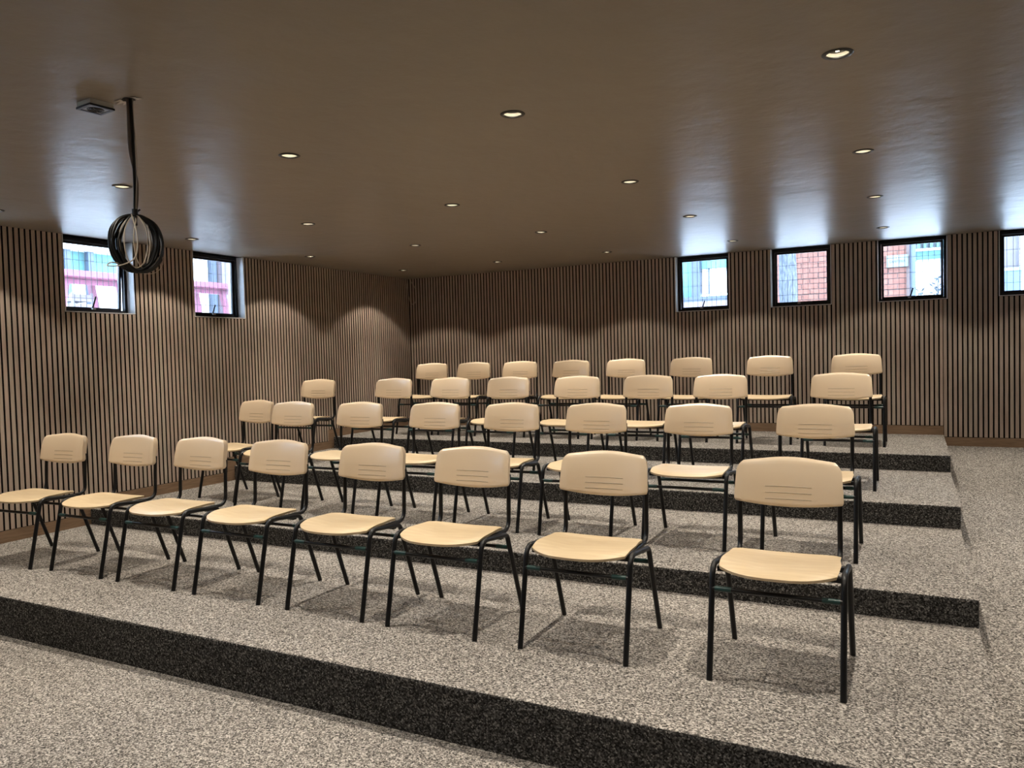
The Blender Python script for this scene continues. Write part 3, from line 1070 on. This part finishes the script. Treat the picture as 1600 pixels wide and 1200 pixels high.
# back side: teal verandah with blue post and bright white panel
vr = thing('teal_verandah', 'teal verandah with slate post and bright white panel beyond the back windows', 'building', (-3.2, 12.8, GZ))
link('wall', MB().box((-3.0, 0, 0), (0.02, 0.3, 2.4)).mesh('wall', TEAL), vr)
link('post', MB().box((0.0, -0.16, 0.5), (0.14, -0.02, 2.4)).mesh('post', BLUE), vr)
link('lintel', MB().box((0.14, -0.05, 1.06), (0.95, 0.2, 1.6)).mesh('lintel', TEAL), vr)
link('panel', MB().box((0.14, 0.0, 0.66), (0.95, 0.2, 1.06)).mesh('panel', WHITE), vr)
link('mullion', MB().box((0.245, -0.03, 0.6), (0.262, 0.0, 1.06)).mesh('mullion', BLUE), vr)
link('rail', MB().box((-1.5, -0.2, 0.52), (0.95, -0.08, 0.60)).mesh('rail', BLUE), vr)
link('plinth', MB().box((-1.5, -0.22, 0), (0.95, 0.1, 0.52)).mesh('plinth', LILAC), vr)

# brick building with every visible brick built
bb = thing('brick_building', 'red brick building standing beyond the middle back windows', 'building', (-2.20, 12.5, GZ))
link('wall', MB().box((0, 0.012, 0), (2.16, 0.4, 3.6)).mesh('wall', MORTAR), bb)
BW, BH, BJ = 0.225, 0.068, 0.011
bm_ = MB().box((0, 0, 0), (BW, 0.03, BH)).mesh('brick', BRICK)
bh_ = MB().box((0, 0, 0), (BW / 2 - BJ / 2, 0.03, BH)).mesh('brick', BRICK)
for row in range(18):
    z = 0.30 + row * (BH + BJ)
    x = 0.0
    first = row % 2 == 1
    while x < 2.16 - 0.05:
        me = bh_ if first else bm_
        w = BW / 2 - BJ / 2 if first else BW
        if x + w > 2.165:
            me, w = bh_, BW / 2 - BJ / 2
            if x + w > 2.17:
                break
        o = bpy.data.objects.new('brick', me)
        o.parent = bb
        o.location = (x, random.uniform(-0.003, 0.001), z)
        COL.objects.link(o)
        first = False
        x += w + BJ
link('upper_wall', MB().box((0, -0.005, 0.30 + 18 * (BH + BJ)), (2.16, 0.012, 3.6)).mesh('upper_wall', BRICK), bb)
link('lower_wall', MB().box((0, -0.005, 0), (2.16, 0.012, 0.285)).mesh('lower_wall', BRICK), bb)

# bark-covered trunk in front of the brickwork
trn = thing('tree', 'grey bark tree trunk standing before the red brick building', 'tree', (-1.57, 11.6, GZ))
tm = MB()
rnd = random.Random(11)
n, H = 18, 14
vs = []
for i in range(H + 1):
    z = 4.2 * i / H
    r = 0.085 + 0.035 * (1 - z / 4.2)
    for k in range(n):
        a = 2 * math.pi * k / n
        rr = r * (1 + 0.08 * math.sin(5 * a + i) + rnd.uniform(-0.05, 0.05))
        vs.append((rr * math.cos(a), rr * math.sin(a), z))
tm.add(vs, [(i * n + k, i * n + (k + 1) % n, (i + 1) * n + (k + 1) % n, (i + 1) * n + k) for i in range(H) for k in range(n)])
link('trunk', tm.mesh('trunk', wood('grey_bark', (0.026, 0.032, 0.042), (0.10, 0.11, 0.135), 0.9, (8, 8, 1.2), 9)), trn)
lf = MB()
for q in range(420):
    d_ = Vector((rnd.gauss(0, 1), rnd.gauss(0, 1), rnd.gauss(0, 1))).normalized() * rnd.uniform(0.3, 1.1)
    p = Vector((0, 0, 4.7)) + d_
    a = Vector((rnd.uniform(-1, 1), rnd.uniform(-1, 1), rnd.uniform(-.5, .5))).normalized()
    b = a.orthogonal().normalized()
    lf.add([p - a * .11, p + b * .04, p + a * .11, p - b * .04, p + Vector((0, 0, .012))], [(0, 1, 4), (1, 2, 4), (2, 3, 4), (3, 0, 4)])
link('crown', lf.mesh('crown', plain('green_leaf', (0.10, 0.22, 0.07), 0.6)), trn, kind='stuff')

# sign on the brickwork
sg = thing('wall_sign', 'white lettered sign mounted on the red brick wall outside', 'sign', (-0.20, 12.47, 2.655))
link('board', MB().box((-0.140, -0.008, -0.085), (0.140, 0.012, 0.085)).mesh('board', plain('pale_sign_board', (0.11, 0.125, 0.12), 0.6)), sg)
INK = plain('blue_grey_ink', (0.03, 0.04, 0.09), 0.6)
SHADE = plain('grey_emblem', (0.22, 0.26, 0.34), 0.6)


def text(name, s, size, loc, parent, m):
    c = bpy.data.curves.new(name, 'FONT')
    c.body = s
    c.size = size
    c.align_x = 'CENTER'
    c.align_y = 'CENTER'
    c.extrude = 0.001
    c.materials.append(m)
    tmp = bpy.data.objects.new('tmp_text', c)
    COL.objects.link(tmp)
    me = bpy.data.meshes.new_from_object(tmp.evaluated_get(bpy.context.evaluated_depsgraph_get()))
    bpy.data.objects.remove(tmp)
    o = link(name, me, parent, loc)
    o.rotation_euler = (math.pi / 2, 0, 0)
    return o


text('lettering', 'CAFETERIA', 0.042, (0.0, -0.0095, -0.008), sg, INK)
link('emblem', MB().tube([(0, -0.0095, 0.028), (0, -0.0095, 0.055)], 0.006, 6).tube([(-0.012, -0.0095, 0.055), (0.012, -0.0095, 0.055)], 0.004, 6).mesh('emblem', SHADE), sg)

dp = link('drainpipe', MB().tube([(0, 0, 0), (0, 0, 3.4)], 0.04, 10).mesh('drainpipe', BLUE, True), None, (-0.005, 12.44, GZ))
tag(dp, 'slate blue drainpipe at the corner of the red brick building', 'pipe')

cn = thing('white_canteen', 'white building with pale teal fascia and toothed canopy beyond the sign', 'building', (0.05, 13.6, GZ))
link('wall', MB().box((0, 0, 0), (1.0, 0.4, 1.04)).mesh('wall', WHITE), cn)
link('fascia', MB().box((-0.02, -0.06, 1.04), (1.05, 0.3, 1.16)).mesh('fascia', TEAL), cn)
link('beam', MB().box((-0.02, -0.08, 1.16), (1.05, 0.3, 1.20)).mesh('beam', WHITE), cn)
for q in range(12):
    link('canopy_slat', MB().box((0.01 + q * 0.085, -0.12, 1.20), (0.045 + q * 0.085, 0.3, 1.42)).mesh('canopy_slat', TEAL), cn)
link('soffit', MB().box((-0.02, 0.31, 1.20), (1.05, 0.45, 1.9)).mesh('soffit', plain('pale_sheet', (0.40, 0.46, 0.50), 0.6)), cn)

LEAFM = plain('blue_green_leaf', (0.025, 0.04, 0.055), 0.6)
for q, (px, py, hh, lab) in enumerate([(0.10, 12.9, 0.58, 'low leafy plant nearest the drainpipe outside the back window'),
                                       (0.31, 12.8, 0.72, 'taller leafy plant growing outside in front of the white canteen')]):
    pl = thing('leafy_plant', lab, 'plant', (px, py, GZ), group='leafy plants outside')
    rnd = random.Random(50 + q)
    st_ = MB()
    lv = MB()
    for s_ in range(7):
        a = rnd.uniform(0, 6.28)
        tip = Vector((0.13 * math.cos(a) * rnd.random(), 0.13 * math.sin(a), hh * rnd.uniform(0.7, 1.0)))
        st_.tube(smooth_path([(0, 0, 0), tip * 0.5 + Vector((0, 0, 0.04)), tip], 3), 0.005, 4)
        for w in range(6):
            p = tip * rnd.uniform(0.5, 1.0)
            a = Vector((rnd.uniform(-1, 1), rnd.uniform(-1, 1), rnd.uniform(-.2, .9))).normalized()
            b = a.orthogonal().normalized()
            lv.add([p, p + a * .035 + b * .017, p + a * .075, p + a * .035 - b * .017, p + a * .035 + a.cross(b) * .004], [(0, 1, 4), (1, 2, 4), (2, 3, 4), (3, 0, 4)])
    link('stem', st_.mesh('stem', LEAFM), pl)
    link('foliage', lv.mesh('foliage', LEAFM), pl, kind='stuff')

gw = thing('grey_building', 'lavender grey wall with white post outside the back window beside the ramp', 'building', (1.02, 12.6, GZ))
link('wall', MB().box((0, 0, 0), (0.26, 0.3, 2.6)).mesh('wall', GREY), gw)
link('post', MB().box((0.27, -0.06, 0), (0.36, 0.05, 2.6)).mesh('post', WHITE), gw)
link('side_wall', MB().box((0.36, 0.06, 0), (2.2, 0.3, 2.6)).mesh('side_wall', WHITE), gw)
bn = thing('blue_bin', 'pale blue bin standing against the lavender grey wall outside', 'bin', (1.18, 12.35, GZ))
link('body', MB().add([(-.075, -.07, 0), (.075, -.07, 0), (.075, .07, 0), (-.075, .07, 0), (-.09, -.09, .68), (.09, -.09, .68), (.09, .09, .68), (-.09, .09, .68)],
                      [(3, 2, 1, 0), (4, 5, 6, 7), (0, 1, 5, 4), (1, 2, 6, 5), (2, 3, 7, 6), (3, 0, 4, 7)]).mesh('body', plain('pale_blue_plastic', (0.06, 0.09, 0.14), 0.5)), bn)
link('lid', MB().box((-.098, -.1, .68), (.098, .1, .72)).mesh('lid', plain('mid_blue_plastic', (0.14, 0.20, 0.29), 0.5)), bn)
